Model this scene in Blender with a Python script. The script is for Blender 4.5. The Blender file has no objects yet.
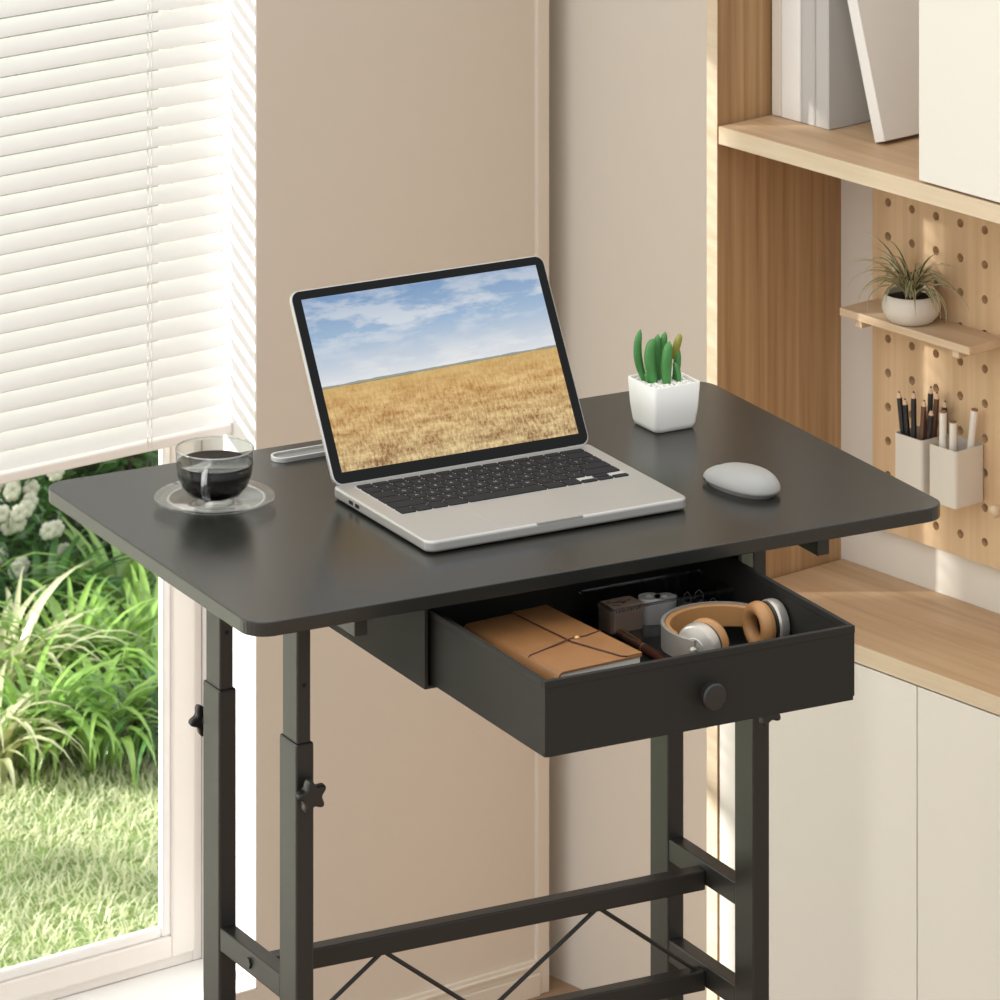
import bpy, bmesh, math, random
from mathutils import Vector, Matrix
R = math.radians
rnd = random.Random(7)
SC = bpy.context.scene
COL = SC.collection

# ------------------------------------------------------------------ materials
def lin(h):
    h = h.lstrip('#'); o = []
    for i in (0, 2, 4):
        v = int(h[i:i+2], 16)/255
        o.append(v/12.92 if v <= .04045 else ((v+.055)/1.055)**2.4)
    return (*o, 1)

def base_mat(name):
    m = bpy.data.materials.new(name); m.use_nodes = True
    nt = m.node_tree; return m, nt, nt.nodes['Principled BSDF'], nt.nodes, nt.links

def mat(name, col, rough=.5, metal=0, spec=.5, var=0, vscale=30, bump=0, bscale=200, **kw):
    m, nt, b, N, Lk = base_mat(name)
    c = lin(col)
    b.inputs['Base Color'].default_value = c
    b.inputs['Roughness'].default_value = rough
    b.inputs['Metallic'].default_value = metal
    b.inputs['Specular IOR Level'].default_value = spec
    for k, v in kw.items(): b.inputs[k.replace('_', ' ')].default_value = v
    tc = N.new('ShaderNodeTexCoord')
    no = N.new('ShaderNodeTexNoise'); no.inputs['Scale'].default_value = vscale; no.inputs['Detail'].default_value = 4
    Lk.new(tc.outputs['Object'], no.inputs['Vector'])
    mx = N.new('ShaderNodeMix'); mx.data_type = 'RGBA'
    d = var if var else .015
    mx.inputs[6].default_value = tuple(max(0, x*(1-d)) for x in c[:3])+(1,)
    mx.inputs[7].default_value = tuple(min(1, x*(1+d)) for x in c[:3])+(1,)
    Lk.new(no.outputs['Fac'], mx.inputs[0]); Lk.new(mx.outputs[2], b.inputs['Base Color'])
    if bump:
        n2 = N.new('ShaderNodeTexNoise'); n2.inputs['Scale'].default_value = bscale; n2.inputs['Detail'].default_value = 3
        Lk.new(tc.outputs['Object'], n2.inputs['Vector'])
        bp = N.new('ShaderNodeBump'); bp.inputs['Strength'].default_value = bump; bp.inputs['Distance'].default_value = .002
        Lk.new(n2.outputs['Fac'], bp.inputs['Height']); Lk.new(bp.outputs['Normal'], b.inputs['Normal'])
    return m

def wood(name, c1, c2, scale=(90, 90, 3), rough=.5, big=.35):
    m, nt, b, N, Lk = base_mat(name)
    b.inputs['Roughness'].default_value = rough
    tc = N.new('ShaderNodeTexCoord'); mp = N.new('ShaderNodeMapping'); mp.inputs['Scale'].default_value = scale
    Lk.new(tc.outputs['Object'], mp.inputs['Vector'])
    n1 = N.new('ShaderNodeTexNoise'); n1.inputs['Scale'].default_value = 1; n1.inputs['Detail'].default_value = 6; n1.inputs['Roughness'].default_value = .65
    Lk.new(mp.outputs['Vector'], n1.inputs['Vector'])
    mp2 = N.new('ShaderNodeMapping'); mp2.inputs['Scale'].default_value = tuple(s*big for s in scale)
    Lk.new(tc.outputs['Object'], mp2.inputs['Vector'])
    n2 = N.new('ShaderNodeTexNoise'); n2.inputs['Scale'].default_value = 1; n2.inputs['Detail'].default_value = 3
    Lk.new(mp2.outputs['Vector'], n2.inputs['Vector'])
    ad = N.new('ShaderNodeMath'); ad.operation = 'ADD'
    Lk.new(n1.outputs['Fac'], ad.inputs[0]); Lk.new(n2.outputs['Fac'], ad.inputs[1])
    cr = N.new('ShaderNodeValToRGB')
    cr.color_ramp.elements[0].position = .38; cr.color_ramp.elements[0].color = lin(c2)
    cr.color_ramp.elements[1].position = .62; cr.color_ramp.elements[1].color = lin(c1)
    hf = N.new('ShaderNodeMath'); hf.operation = 'MULTIPLY'; hf.inputs[1].default_value = .5
    Lk.new(ad.outputs[0], hf.inputs[0]); Lk.new(hf.outputs[0], cr.inputs['Fac'])
    Lk.new(cr.outputs['Color'], b.inputs['Base Color'])
    bp = N.new('ShaderNodeBump'); bp.inputs['Strength'].default_value = .08; bp.inputs['Distance'].default_value = .001
    Lk.new(n1.outputs['Fac'], bp.inputs['Height']); Lk.new(bp.outputs['Normal'], b.inputs['Normal'])
    return m

def leafmat(name, col, trans=.4, rough=.45, var=.35, vscale=25, spec=.5):
    m = mat(name, col, rough, var=var, vscale=vscale, spec=spec)
    nt = m.node_tree; N = nt.nodes; Lk = nt.links
    b = N['Principled BSDF']; out = N['Material Output']
    tr = N.new('ShaderNodeBsdfTranslucent'); mx = N.new('ShaderNodeMixShader'); mx.inputs[0].default_value = trans
    src = b.inputs['Base Color'].links[0].from_socket
    Lk.new(src, tr.inputs['Color'])
    Lk.new(b.outputs[0], mx.inputs[1]); Lk.new(tr.outputs[0], mx.inputs[2]); Lk.new(mx.outputs[0], out.inputs['Surface'])
    return m

def clear(name, fac=.03, tint='#ffffff', rough=.02, edge=.7):
    m, nt, b, N, Lk = base_mat(name)
    out = N['Material Output']; N.remove(b)
    t = N.new('ShaderNodeBsdfTransparent'); t.inputs['Color'].default_value = lin(tint)
    g = N.new('ShaderNodeBsdfGlossy'); g.inputs['Roughness'].default_value = rough
    ge = N.new('ShaderNodeNewGeometry'); dt = N.new('ShaderNodeVectorMath'); dt.operation = 'DOT_PRODUCT'
    Lk.new(ge.outputs['Incoming'], dt.inputs[0]); Lk.new(ge.outputs['Normal'], dt.inputs[1])
    ab = N.new('ShaderNodeMath'); ab.operation = 'ABSOLUTE'; Lk.new(dt.outputs['Value'], ab.inputs[0])
    iv = N.new('ShaderNodeMath'); iv.operation = 'SUBTRACT'; iv.inputs[0].default_value = 1; Lk.new(ab.outputs[0], iv.inputs[1])
    pw = N.new('ShaderNodeMath'); pw.operation = 'POWER'; pw.inputs[1].default_value = 4; Lk.new(iv.outputs[0], pw.inputs[0])
    mu = N.new('ShaderNodeMath'); mu.operation = 'MULTIPLY_ADD'; mu.inputs[1].default_value = edge; mu.inputs[2].default_value = fac
    Lk.new(pw.outputs[0], mu.inputs[0])
    mx = N.new('ShaderNodeMixShader'); Lk.new(mu.outputs[0], mx.inputs[0])
    Lk.new(t.outputs[0], mx.inputs[1]); Lk.new(g.outputs[0], mx.inputs[2]); Lk.new(mx.outputs[0], out.inputs['Surface'])
    return m

M = {}
M['desk_top'] = mat('black_laminate', '#22221f', .26, spec=.5, var=.06, vscale=12, bump=.02, bscale=900)
M['desk_metal'] = mat('black_powder_coat', '#232220', .38, spec=.45, bump=.03, bscale=1500)
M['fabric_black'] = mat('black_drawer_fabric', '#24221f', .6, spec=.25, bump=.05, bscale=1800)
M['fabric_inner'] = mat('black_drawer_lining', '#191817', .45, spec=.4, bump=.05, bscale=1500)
M['black_plastic'] = mat('black_plastic', '#1d1c1b', .38)
M['void'] = mat('dark_hole', '#070707', .8)
M['aluminium'] = mat('silver_aluminium', '#b9b6b2', .38, metal=.55, spec=.5, bump=.01, bscale=3000)
M['alu_dark'] = mat('silver_edge', '#b5b2ad', .35, metal=.6)
M['key'] = mat('dark_key', '#28272a', .7, spec=.15)
M['keybed'] = mat('keyboard_bed', '#b5b2ae', .5)
M['legend'] = mat('key_lettering', '#a8a8a8', .6)
M['bezel'] = mat('black_glass_bezel', '#070708', .15, spec=.2)
M['glass'] = clear('clear_glass', .035, '#f8fafa', .03, .85)
M['glass_rim'] = clear('thick_glass', .28, '#f8fafa', .05, .9)
M['coffee'] = mat('black_coffee', '#170b06', .07, spec=.4, var=.2)
M['ceramic'] = mat('white_ceramic', '#f1eee9', .35, bump=.01)
M['gravel'] = mat('white_gravel', '#e9e6df', .8, var=.1)
M['succulent'] = leafmat('succulent_green', '#4a8846', .08, .4, .3, 60)
M['succulent_tip'] = leafmat('succulent_olive', '#8f8a3a', .08, .45, .3, 60)
M['mouse'] = mat('pale_grey_mouse', '#9b9996', .42, spec=.35)
M['mouse_side'] = mat('silver_mouse_rim', '#b5b2ae', .3, metal=.3)
M['tray'] = mat('grey_tray', '#8f8f8e', .35, metal=.2)
M['tray_rim'] = mat('pale_tray_rim', '#d9d8d6', .3, metal=.3)
M['leather'] = mat('tan_leather', '#94673f', .42, var=.18, vscale=40, bump=.08, bscale=700)
M['leather_edge'] = mat('dark_leather_edge', '#4a2a18', .6)
M['paper'] = mat('page_edges', '#d8d1c6', .8, var=.05, vscale=400)
M['brass'] = mat('brass_stud', '#c9a06a', .3, metal=.8)
M['rose'] = mat('rose_gold_pen', '#6f4434', .3, metal=.6)
M['plastic_clear'] = clear('clear_plastic', .11, '#f2f2f2', .12, .6)
M['plastic_rim'] = clear('clear_plastic_rim', .32, '#f2f2f2', .2, .6)
M['pane'] = clear('window_glass', .008, '#fdfefe', .02, .25)
M['hp_silver'] = mat('brushed_silver', '#b9b2a8', .36, metal=.55, spec=.5)
M['hp_dark'] = mat('dark_joint', '#2a2725', .4)
M['hp_tan'] = mat('tan_cushion', '#ab7c4c', .5, var=.1, bump=.03)
M['wall_beige'] = mat('beige_wall_paint', '#d3c9bb', .85, spec=.2, bump=.02, bscale=350)
M['wall_light'] = mat('light_wall_paint', '#dcd4c8', .85, spec=.2, bump=.02, bscale=350)
M['trim_beige'] = mat('beige_trim_paint', '#d8cfc1', .6)
M['white_paint'] = mat('white_paint', '#f1eeea', .5)
M['frame_white'] = mat('white_window_frame', '#ece5de', .4)
M['floor'] = wood('brown_floor_boards', '#a3866a', '#8d7057', (6, 90, 20), .5)
M['oak_v'] = wood('oak_vertical_grain', '#b8946a', '#946f49', (150, 150, 3), .55)
M['oak_h'] = wood('oak_lengthwise_grain', '#c4a684', '#b08f6b', (5, 110, 110), .5)
M['oak_edge'] = wood('pale_oak_edge', '#d8c6ab', '#cbb698', (8, 120, 120), .5)
M['peg'] = wood('pegboard_wood', '#dcbd97', '#caa981', (100, 100, 2.5), .6)
M['shelf'] = wood('pale_shelf_wood', '#d8c0a2', '#c9ae8e', (8, 120, 120), .55)
M['door_white'] = mat('cream_cabinet_door', '#e0dad0', .5, bump=.01)
M['cup_beige'] = mat('beige_holder', '#d6cdc0', .5)
M['pencil'] = mat('dark_pencil', '#2a2624', .45)
M['pencil_end'] = mat('pale_pencil_end', '#d5b594', .6)
M['pencil_brown'] = mat('brown_pencil', '#6a4733', .5)
M['pen_white'] = mat('off_white_pen', '#e4dcd0', .5)
M['pen_cap'] = mat('brown_pen_end', '#8a6447', .5)
M['stone_pot'] = mat('speckled_pot', '#d8d0c3', .6, var=.12, vscale=60)
M['soil'] = mat('dark_soil', '#2c2119', .95, var=.4, vscale=300, bump=.6, bscale=400)
M['spider_green'] = leafmat('spider_leaf_green', '#4f5c36', .15, .5, .3, 90)
M['spider_cream'] = leafmat('spider_leaf_cream', '#cfc39a', .15, .5, .12, 60)
M['book_white'] = mat('white_book', '#e9e5df', .6)
M['book_grey'] = mat('grey_book', '#bcb8b4', .6)
M['book_cream'] = mat('cream_book', '#ded4c6', .6)
M['blind'] = leafmat('white_blind_slat', '#f6f5f2', .10, .5, .01)
M['blind_rail'] = mat('white_blind_rail', '#efe9e2', .5)
M['cord'] = mat('white_cord', '#d8d6d2', .7)
M['grass_soil'] = mat('lawn_ground', '#8aa060', .95, var=.4, vscale=12)
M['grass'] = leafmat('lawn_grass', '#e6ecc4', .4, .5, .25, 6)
M['strap_a'] = leafmat('fresh_strap_leaf', '#a3cc68', .3, .24, .7, 7, 1.0)
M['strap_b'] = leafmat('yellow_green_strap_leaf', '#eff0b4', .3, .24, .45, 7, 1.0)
M['strap_c'] = leafmat('deep_green_leaf', '#568a42', .2, .24, .7, 10, 1.0)
M['hedge'] = leafmat('hedge_leaf', '#4f7636', .25, .3, .5, 14, .8)
M['hedge2'] = leafmat('light_hedge_leaf', '#86a452', .4, .4, .4, 14)
M['highlight'] = leafmat('white_highlight', '#fbf8ea', .3, .5, .03)
M['bark'] = mat('brown_bark', '#5b4836', .9, var=.3)

# ------------------------------------------------------------------ mesh helpers
def BM(): return bmesh.new()

def add_box(bm, x0, y0, z0, x1, y1, z1):
    v = [bm.verts.new(p) for p in ((x0,y0,z0),(x1,y0,z0),(x1,y1,z0),(x0,y1,z0),(x0,y0,z1),(x1,y0,z1),(x1,y1,z1),(x0,y1,z1))]
    for f in ((3,2,1,0),(4,5,6,7),(0,1,5,4),(1,2,6,5),(2,3,7,6),(3,0,4,7)): bm.faces.new([v[i] for i in f])
    return bm

def box(*a): return add_box(BM(), *a)

def add_prism(bm, pts, z0, z1, s1=1.0):
    n = len(pts)
    a = [bm.verts.new((x, y, z0)) for x, y in pts]; b = [bm.verts.new((x*s1, y*s1, z1)) for x, y in pts]
    bm.faces.new(a[::-1]); bm.faces.new(b)
    for i in range(n): bm.faces.new((a[i], a[(i+1) % n], b[(i+1) % n], b[i]))
    return bm

def rrect(x0, y0, x1, y1, r, n=6):
    o = []
    for cx, cy, a0 in ((x1-r, y0+r, -90), (x1-r, y1-r, 0), (x0+r, y1-r, 90), (x0+r, y0+r, 180)):
        for k in range(n+1):
            a = R(a0+90*k/n); o.append((cx+r*math.cos(a), cy+r*math.sin(a)))
    return o

def add_lathe(bm, prof, n=48, c=(0, 0)):
    rings = []
    for r, z in prof:
        if r < 1e-6: rings.append([bm.verts.new((c[0], c[1], z))])
        else: rings.append([bm.verts.new((c[0]+r*math.cos(2*math.pi*k/n), c[1]+r*math.sin(2*math.pi*k/n), z)) for k in range(n)])
    for a, b in zip(rings, rings[1:]):
        for k in range(n):
            q = (k+1) % n
            if len(a) == 1 and len(b) == 1: continue
            if len(a) == 1: bm.faces.new((a[0], b[q], b[k]))
            elif len(b) == 1: bm.faces.new((a[k], a[q], b[0]))
            else: bm.faces.new((a[k], a[q], b[q], b[k]))
    return bm

def lathe(prof, n=48): return add_lathe(BM(), prof, n)

def add_tube(bm, pts, rad, n=10, cap=True):
    pts = [Vector(p) for p in pts]
    if not hasattr(rad, '__len__'): rad = [rad]*len(pts)
    t0 = (pts[1]-pts[0]).normalized()
    up = Vector((0, 0, 1)) if abs(t0.z) < .9 else Vector((1, 0, 0))
    u = t0.cross(up).normalized(); rings = []
    for i, p in enumerate(pts):
        t = (pts[min(i+1, len(pts)-1)]-pts[max(i-1, 0)]).normalized()
        u = (u-t*u.dot(t)).normalized(); w = t.cross(u)
        rings.append([bm.verts.new(p+(u*math.cos(2*math.pi*k/n)+w*math.sin(2*math.pi*k/n))*rad[i]) for k in range(n)])
    for a, b in zip(rings, rings[1:]):
        for k in range(n): bm.faces.new((a[k], a[(k+1) % n], b[(k+1) % n], b[k]))
    if cap: bm.faces.new(rings[0][::-1]); bm.faces.new(rings[-1])
    return bm

def tube(pts, rad, n=10): return add_tube(BM(), pts, rad, n)

def add_ribbon(bm, pts, wid, side, fold=0.0, mats=None):
    """leaf blade along pts; 4 verts across so that edges and middle can differ"""
    rows = []
    for i, p in enumerate(pts):
        w = wid[i]
        rows.append([bm.verts.new(p+side*(k*w)+Vector((0, 0, fold*abs(k)*w))) for k in (-1, -.45, .45, 1)])
    for a, b in zip(rows, rows[1:]):
        for k in range(3):
            f = bm.faces.new((a[k], a[k+1], b[k+1], b[k]))
            if mats: f.material_index = mats[k]

def obj(name, bm, m, parent=None, loc=None, rot=None, smooth=False, bevel=0, seg=2, off=None, mats=None):
    if off is not None: bmesh.ops.translate(bm, verts=bm.verts, vec=-Vector(off))
    bmesh.ops.recalc_face_normals(bm, faces=bm.faces)
    me = bpy.data.meshes.new(name)
    if smooth:
        for f in bm.faces: f.smooth = True
    bm.to_mesh(me); bm.free()
    for x in (mats or [m]): me.materials.append(x)
    o = bpy.data.objects.new(name, me); COL.objects.link(o)
    if parent: o.parent = parent
    if loc is not None: o.location = loc
    if rot is not None: o.rotation_euler = rot
    if bevel:
        md = o.modifiers.new('bevel', 'BEVEL'); md.width = bevel; md.segments = seg; md.limit_method = 'ANGLE'; md.angle_limit = R(40)
        md.harden_normals = False
    if smooth and bevel == 0: pass
    return o

def soft(o, ang=35):
    """smooth shading that keeps hard edges"""
    me = o.data
    for p in me.polygons: p.use_smooth = True
    bm = bmesh.new(); bm.from_mesh(me)
    for e in bm.edges:
        if len(e.link_faces) == 2 and e.calc_face_angle(0) > R(ang): e.smooth = False
    bm.to_mesh(me); bm.free()
    return o

def tag(o, label=None, cat=None, group=None, kind=None):
    if label: o['label'] = label
    if cat: o['category'] = cat
    if group: o['group'] = group
    if kind: o['kind'] = kind
    return o

def thing(name, label, cat, loc=(0, 0, 0), rz=0, group=None):
    o = bpy.data.objects.new(name, None); COL.objects.link(o)
    o.empty_display_size = .05
    o.location = loc; o.rotation_euler = (0, 0, rz)
    return tag(o, label, cat, group)

def struct(name, bm, m, loc=(0, 0, 0), rz=0, parent=None, bevel=0):
    o = obj(name, bm, m, parent, loc if parent is None else None, (0, 0, rz) if parent is None else None, bevel=bevel)
    if parent is None: tag(o, kind='structure')
    return o

# ------------------------------------------------------------------ place frames
T = 1.05                                   # height of the desktop's surface
A0 = Vector((1.1039, 1.4307, 0)); RA = math.atan2(.1601, .9871)      # back wall: x along wall, y behind it
B0 = Vector((1.1294, 1.4723, 0)); RB = math.atan2(-.9767, .2148)     # right wall: x towards the viewer, y behind it
def PA(u, v, z=0): return A0+Vector((.9871*u-.1601*v, .1601*u+.9871*v, z))
def PB(s, d, z=0): return B0+Vector((.2148*s+.9767*d, -.9767*s+.2148*d, z))
CR = Vector((.8826, -.4701, 0)); CF = Vector((.4701, .8826, 0))      # the viewer's right and ahead

# ------------------------------------------------------------------ setting
fb = box(-3.2, -4, -.02, 3.2, 1.46, 0); add_box(fb, 1.0, 1.46, -.02, 1.4, 1.75, 0)
struct('floor', fb, M['floor'])
# back wall with the garden window's opening and an added unseen one
bm = BM()
add_box(bm, -.4478, 0, 0, 0, .2, 2.7)
add_box(bm, -1.15, 0, 0, -.4478, .2, .1075)
add_box(bm, -1.15, 0, 1.74, -.4478, .2, 2.7)
add_box(bm, -1.19, 0, 0, -1.15, .2, 2.7)
add_box(bm, -4.0, 0, 0, -1.19, .2, .1075)
add_box(bm, -4.0, 0, 2.45, -1.19, .2, 2.7)
add_box(bm, -4.3, 0, 0, -4.0, .2, 2.7)
struct('wall_back', bm, M['wall_beige'], A0, RA)
struct('trim_1', box(-.0215, -.006, 0, -.002, .02, 2.7), M['trim_beige'], A0, RA, bevel=.0015)          # upright strip where the back wall ends
bm = BM(); add_box(bm, -.4478, -.010, 0, -.0194, 0, .028); add_box(bm, -.4478, -.006, .028, -.0194, 0, .045); add_box(bm, -.4478, -.009, .036, -.0194, 0, .040)
struct('baseboard_back', bm, M['trim_beige'], A0, RA, bevel=.001)
struct('sunlit_reveal', box(-.4498, .0005, .1095, -.4478, .1149, 1.74), M['white_paint'], A0, RA)          # white sheet on the window reveal, its sunlit glare put into the colour
struct('wall_right', box(-.5, 0, 0, 1.9, .1, 2.7), M['wall_light'], B0, RB)
# windows
def window(name, u0, u1, z1, n):
    w = struct(name, box(u0, -.0005, .1075, u1, .115, .1095), M['white_paint'], A0, RA)              # the sill board carries frame and pane
    fr = BM()
    def ring(a0, b0, a1, b1, t, v0, v1):
        add_box(fr, a0, v0, b0, a0+t, v1, b1); add_box(fr, a1-t, v0, b0, a1, v1, b1)
        tb = t if t != .0345 else .0265
        add_box(fr, a0+t, v0, b0, a1-t, v1, b0+tb); add_box(fr, a0+t, v0, b1-t, a1-t, v1, b1)
    ring(u0, .1095, u1, z1, .014, .115, .19)
    obj('window_frame', fr, M['frame_white'], w, bevel=.0015)
    fr = BM()
    ring(u0+.014, .1235, u1-.014, z1-.014, .0345, .108, .1225)
    obj('window_sash', fr, M['frame_white'], w, bevel=.003)
    fr = BM()
    ring(u0+.0475, .1495, u1-.0475, z1-.0475, .0145, .1115, .1215)
    obj('glazing_bead', fr, M['white_paint'], w, bevel=.004)
    obj('pane', box(u0+.05, .1175, .152, u1-.05, .1205, z1-.05), M['pane'], w)
window('window_1', -1.15, -.4498, 1.74, 1)
window('added_window', -4.0, -1.19, 2.45, 2)  # unseen second window, added to let sun into the room

# unseen sheer blind added in the left window to dim the sun
m, nt, b, N, Lk = base_mat('sun_dimming_fabric')
out = N['Material Output']; tp = N.new('ShaderNodeBsdfTransparent'); tp.inputs['Color'].default_value = (1, 1, 1, 1)
tl = N.new('ShaderNodeBsdfTranslucent'); tl.inputs['Color'].default_value = lin('#f4f1ea'); mx = N.new('ShaderNodeMixShader'); mx.inputs[0].default_value = .74
Lk.new(tp.outputs[0], mx.inputs[1]); Lk.new(tl.outputs[0], mx.inputs[2]); Lk.new(mx.outputs[0], out.inputs['Surface'])
sh = thing('added_sheer_blind', 'unseen sheer roller blind added over the left window to dim the sun', 'blind', PA(-2.6, .085, .13), RA)
obj('fabric', add_box(BM(), -1.39, .0, .02, 1.4095, .0004, 2.26), m, sh)
obj('hem_bar', box(-1.39, -.006, 0, 1.40, .006, .02), M['blind_rail'], sh)
obj('roller', tube([(-1.39, 0, 2.28), (1.40, 0, 2.28)], .02, 20), M['blind_rail'], sh, smooth=True)

# ------------------------------------------------------------------ venetian blind
bl = thing('venetian_blind', 'white horizontal slat blind lowered over the upper garden window', 'blind', PA(-.8, .06, .772), RA)
bl_x0, bl_x1 = -.349, .3495
pitch, sw, tilt = .0235, .0213, R(64)
def slat_bm():
    bm = BM(); n = 6; top = []; bot = []
    for k in range(n+1):
        q = k/n-.5
        y = q*sw; z = .0016*(1-(2*q)**2)
        yy = y*math.cos(tilt)-z*math.sin(tilt); zz = y*math.sin(tilt)+z*math.cos(tilt)
        top.append((yy, zz+.0008)); bot.append((yy, zz))
    prof = top+bot[::-1]
    a = [bm.verts.new((bl_x0, y, z)) for y, z in prof]; b = [bm.verts.new((bl_x1-.006, y, z)) for y, z in prof]
    N_ = len(prof)
    for i in range(N_): bm.faces.new((a[i], a[(i+1) % N_], b[(i+1) % N_], b[i]))
    for i in range(n):
        for e in (a, b): bm.faces.new((e[i], e[i+1], e[N_-2-i], e[N_-1-i]))
    return bm
s0 = obj('slat', slat_bm(), M['blind'], bl, (0, 0, .0228)); soft(s0, 50)
for k in range(1, 39):
    c = s0.copy(); COL.objects.link(c); c.parent = bl; c.location = (0, 0, .0228+k*pitch)
    c.rotation_euler = (R(rnd.uniform(-1.2, 1.2)), 0, 0)
obj('bottom_rail', box(bl_x0, -.012, 0, bl_x1, .012, .013), M['blind_rail'], bl, bevel=.0025)
obj('rail_cap', box(bl_x1-.0015, -.0125, -.0005, bl_x1+.0015, .0125, .0135), M['cord'], bl)
obj('head_rail', box(bl_x0, -.016, .945, bl_x1, .016, .967), M['blind_rail'], bl, bevel=.002)
for x in (.228, -.18):
    obj('lift_cord', tube([(x, -.0155, .006), (x, -.0155, .945)], .0006, 6), M['cord'], bl)
    lc = BM()
    for k in range(39):
        z = .0228+k*pitch
        add_tube(lc, [(x-.0055, -.0140, z-.011), (x-.0055, -.0152, z-.002), (x-.0030, -.0140, z+.0045)], .0006, 5)
    add_tube(lc, [(x-.0055, -.0160, .006), (x-.0055, -.0160, .945)], .00035, 5)
    obj('ladder_cord', lc, M['cord'], bl)

# ------------------------------------------------------------------ desk
DO = Vector((.4, .254, 0))
desk = thing('standing_desk', 'black height adjustable desk on steel legs with an open drawer', 'desk', DO)
def dpart(name, bm, m, parent=desk, **k): return obj(name, bm, m, parent, off=DO, **k)
dpart('desktop', add_prism(BM(), rrect(0, 0, .8, .508, .026, 8), T-.0145, T), M['desk_top'], bevel=.0012)
LX = (.1232, .6545); LY = (.1527, .3331)
def star(c, ydir):
    bm = BM(); n = 60; pts = []
    for k in range(n):
        a = 2*math.pi*k/n
        r = .0115+.0062*(.5+.5*math.cos(5*a))**1.3
        pts.append((r*math.cos(a+.5), r*math.sin(a+.5)))
    add_prism(bm, pts, 0, .010, .93)
    add_prism(bm, [(.006*math.cos(2*math.pi*k/16), .006*math.sin(2*math.pi*k/16)) for k in range(16)], -.011, 0)
    bmesh.ops.rotate(bm, verts=bm.verts, cent=(0, 0, 0), matrix=Matrix.Rotation(R(90*(1 if ydir < 0 else -1)), 3, 'X'))
    bmesh.ops.translate(bm, verts=bm.verts, vec=c)
    return bm
for x in LX:
    for i, y in enumerate(LY):
        leg = dpart('leg', box(x, y, .028, x+.02, y+.04, .866), M['desk_metal'], bevel=.0022)
        dpart('inner_tube', box(x+.0022, y+.0028, .80, x+.0178, y+.0372, T-.0145), M['desk_metal'], leg, bevel=.002)
        h = BM(); yy = y+.0028 if i == 0 else y+.0028
        add_tube(h, [(x+.010, yy-.0003, .924), (x+.010, yy+.002, .924)], .0024, 14)
        dpart('adjusting_hole', h, M['void'], leg)
        if i == 0: dpart('star_knob', star((x+.009, y-.011, .819), -1), M['black_plastic'], leg, bevel=.0025, seg=3)
        else: dpart('star_knob', star((x+.009, y+.051, .819), 1), M['black_plastic'], leg, bevel=.0025, seg=3)
    arm = BM()
    pr = [(.0265, T-.0145), (.0265, 1.011), (.05, 1.011), (.458, 1.011), (.482, 1.026), (.482, T-.0145)]
    a = [arm.verts.new((x+.002, yy, zz)) for yy, zz in pr]; b = [arm.verts.new((x+.0165, yy, zz)) for yy, zz in pr]
    arm.faces.new(a); arm.faces.new(b[::-1])
    for k in range(len(pr)): arm.faces.new((a[k], a[(k+1) % 6], b[(k+1) % 6], b[k]))
    dpart('support_arm', arm, M['desk_metal'], bevel=.001)
    dpart('foot', box(x-.002, .01, 0, x+.022, .50, .028), M['desk_metal'], bevel=.004)
    for zt in (.622, .514):
        sb = dpart('side_bar', box(x+.001, .1925, zt-.024, x+.019, .3335, zt), M['desk_metal'], bevel=.0015)
        sx = x if x < .4 else x+.019
        dpart('bolt', tube([(x-.0015, .2626, zt-.012), (x+.0015, .2626, zt-.012)], .0055, 6), M['black_plastic'], sb)
for zt in (.6145, .508):
    dpart('crossbar', box(.1415, .254, zt-.021, .6555, .272, zt), M['desk_metal'], bevel=.0015)
rods = [((.150, .263, .508), (.2768, .263, .5945)), ((.2768, .263, .5945), (.396, .263, .507)),
        ((.396, .263, .507), (.5301, .263, .5945)), ((.5301, .263, .5945), (.649, .263, .507))]
for p, q in rods: dpart('brace_rod', tube([p, q], .0024, 10), M['desk_metal'])
# drawer sleeve and drawer
hs = BM()
add_box(hs, .2125, .045, .943, .216, .345, T-.0145); add_box(hs, .574, .045, .943, .5775, .345, T-.0145)
add_box(hs, .2125, .045, .940, .5775, .345, .943); add_box(hs, .216, .3415, .943, .574, .345, T-.0145)
dpart('drawer_sleeve', hs, M['fabric_black'])
dr = BM()
dx0, dx1, dy0, dy1, dz0, dz1 = .2215, .5695, -.1895, .135, .9435, 1.0165
add_prism(dr, rrect(dx0, dy0, dx1, dy1, .003, 2), dz0, dz0+.004)
add_box(dr, dx0, dy0, dz0+.004, dx1, dy0+.0045, dz1); add_box(dr, dx0, dy1-.004, dz0+.004, dx1, dy1, dz1)
add_box(dr, dx0, dy0+.0045, dz0+.004, dx0+.004, dy1-.004, dz1); add_box(dr, dx1-.004, dy0+.0045, dz0+.004, dx1, dy1-.004, dz1)
drawer = dpart('drawer', dr, M['fabric_black'])
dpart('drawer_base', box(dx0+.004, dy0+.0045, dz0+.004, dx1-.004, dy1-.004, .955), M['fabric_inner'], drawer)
rim = BM()
for a in ((dx0-.0006, dy0-.0006, dx1+.0006, dy0+.0052), (dx0-.0006, dy0+.0052, dx0+.0046, dy1), (dx1-.0046, dy0+.0052, dx1+.0006, dy1)):
    add_box(rim, a[0], a[1], dz1-.007, a[2], a[3], dz1+.0005)
dpart('drawer_rim', rim, M['fabric_black'], drawer, bevel=.0008)
kb = lathe([(0, 0), (.007, 0), (.0065, .004), (.0065, .008), (.0125, .0095), (.0133, .012), (.0130, .017), (.0115, .0185), (0, .019)], 36)
bmesh.ops.rotate(kb, verts=kb.verts, cent=(0, 0, 0), matrix=Matrix.Rotation(R(90), 3, 'X'))
bmesh.ops.translate(kb, verts=kb.verts, vec=(.4005, dy0, .9785))
soft(dpart('drawer_knob', kb, M['black_plastic'], drawer), 40)

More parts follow.
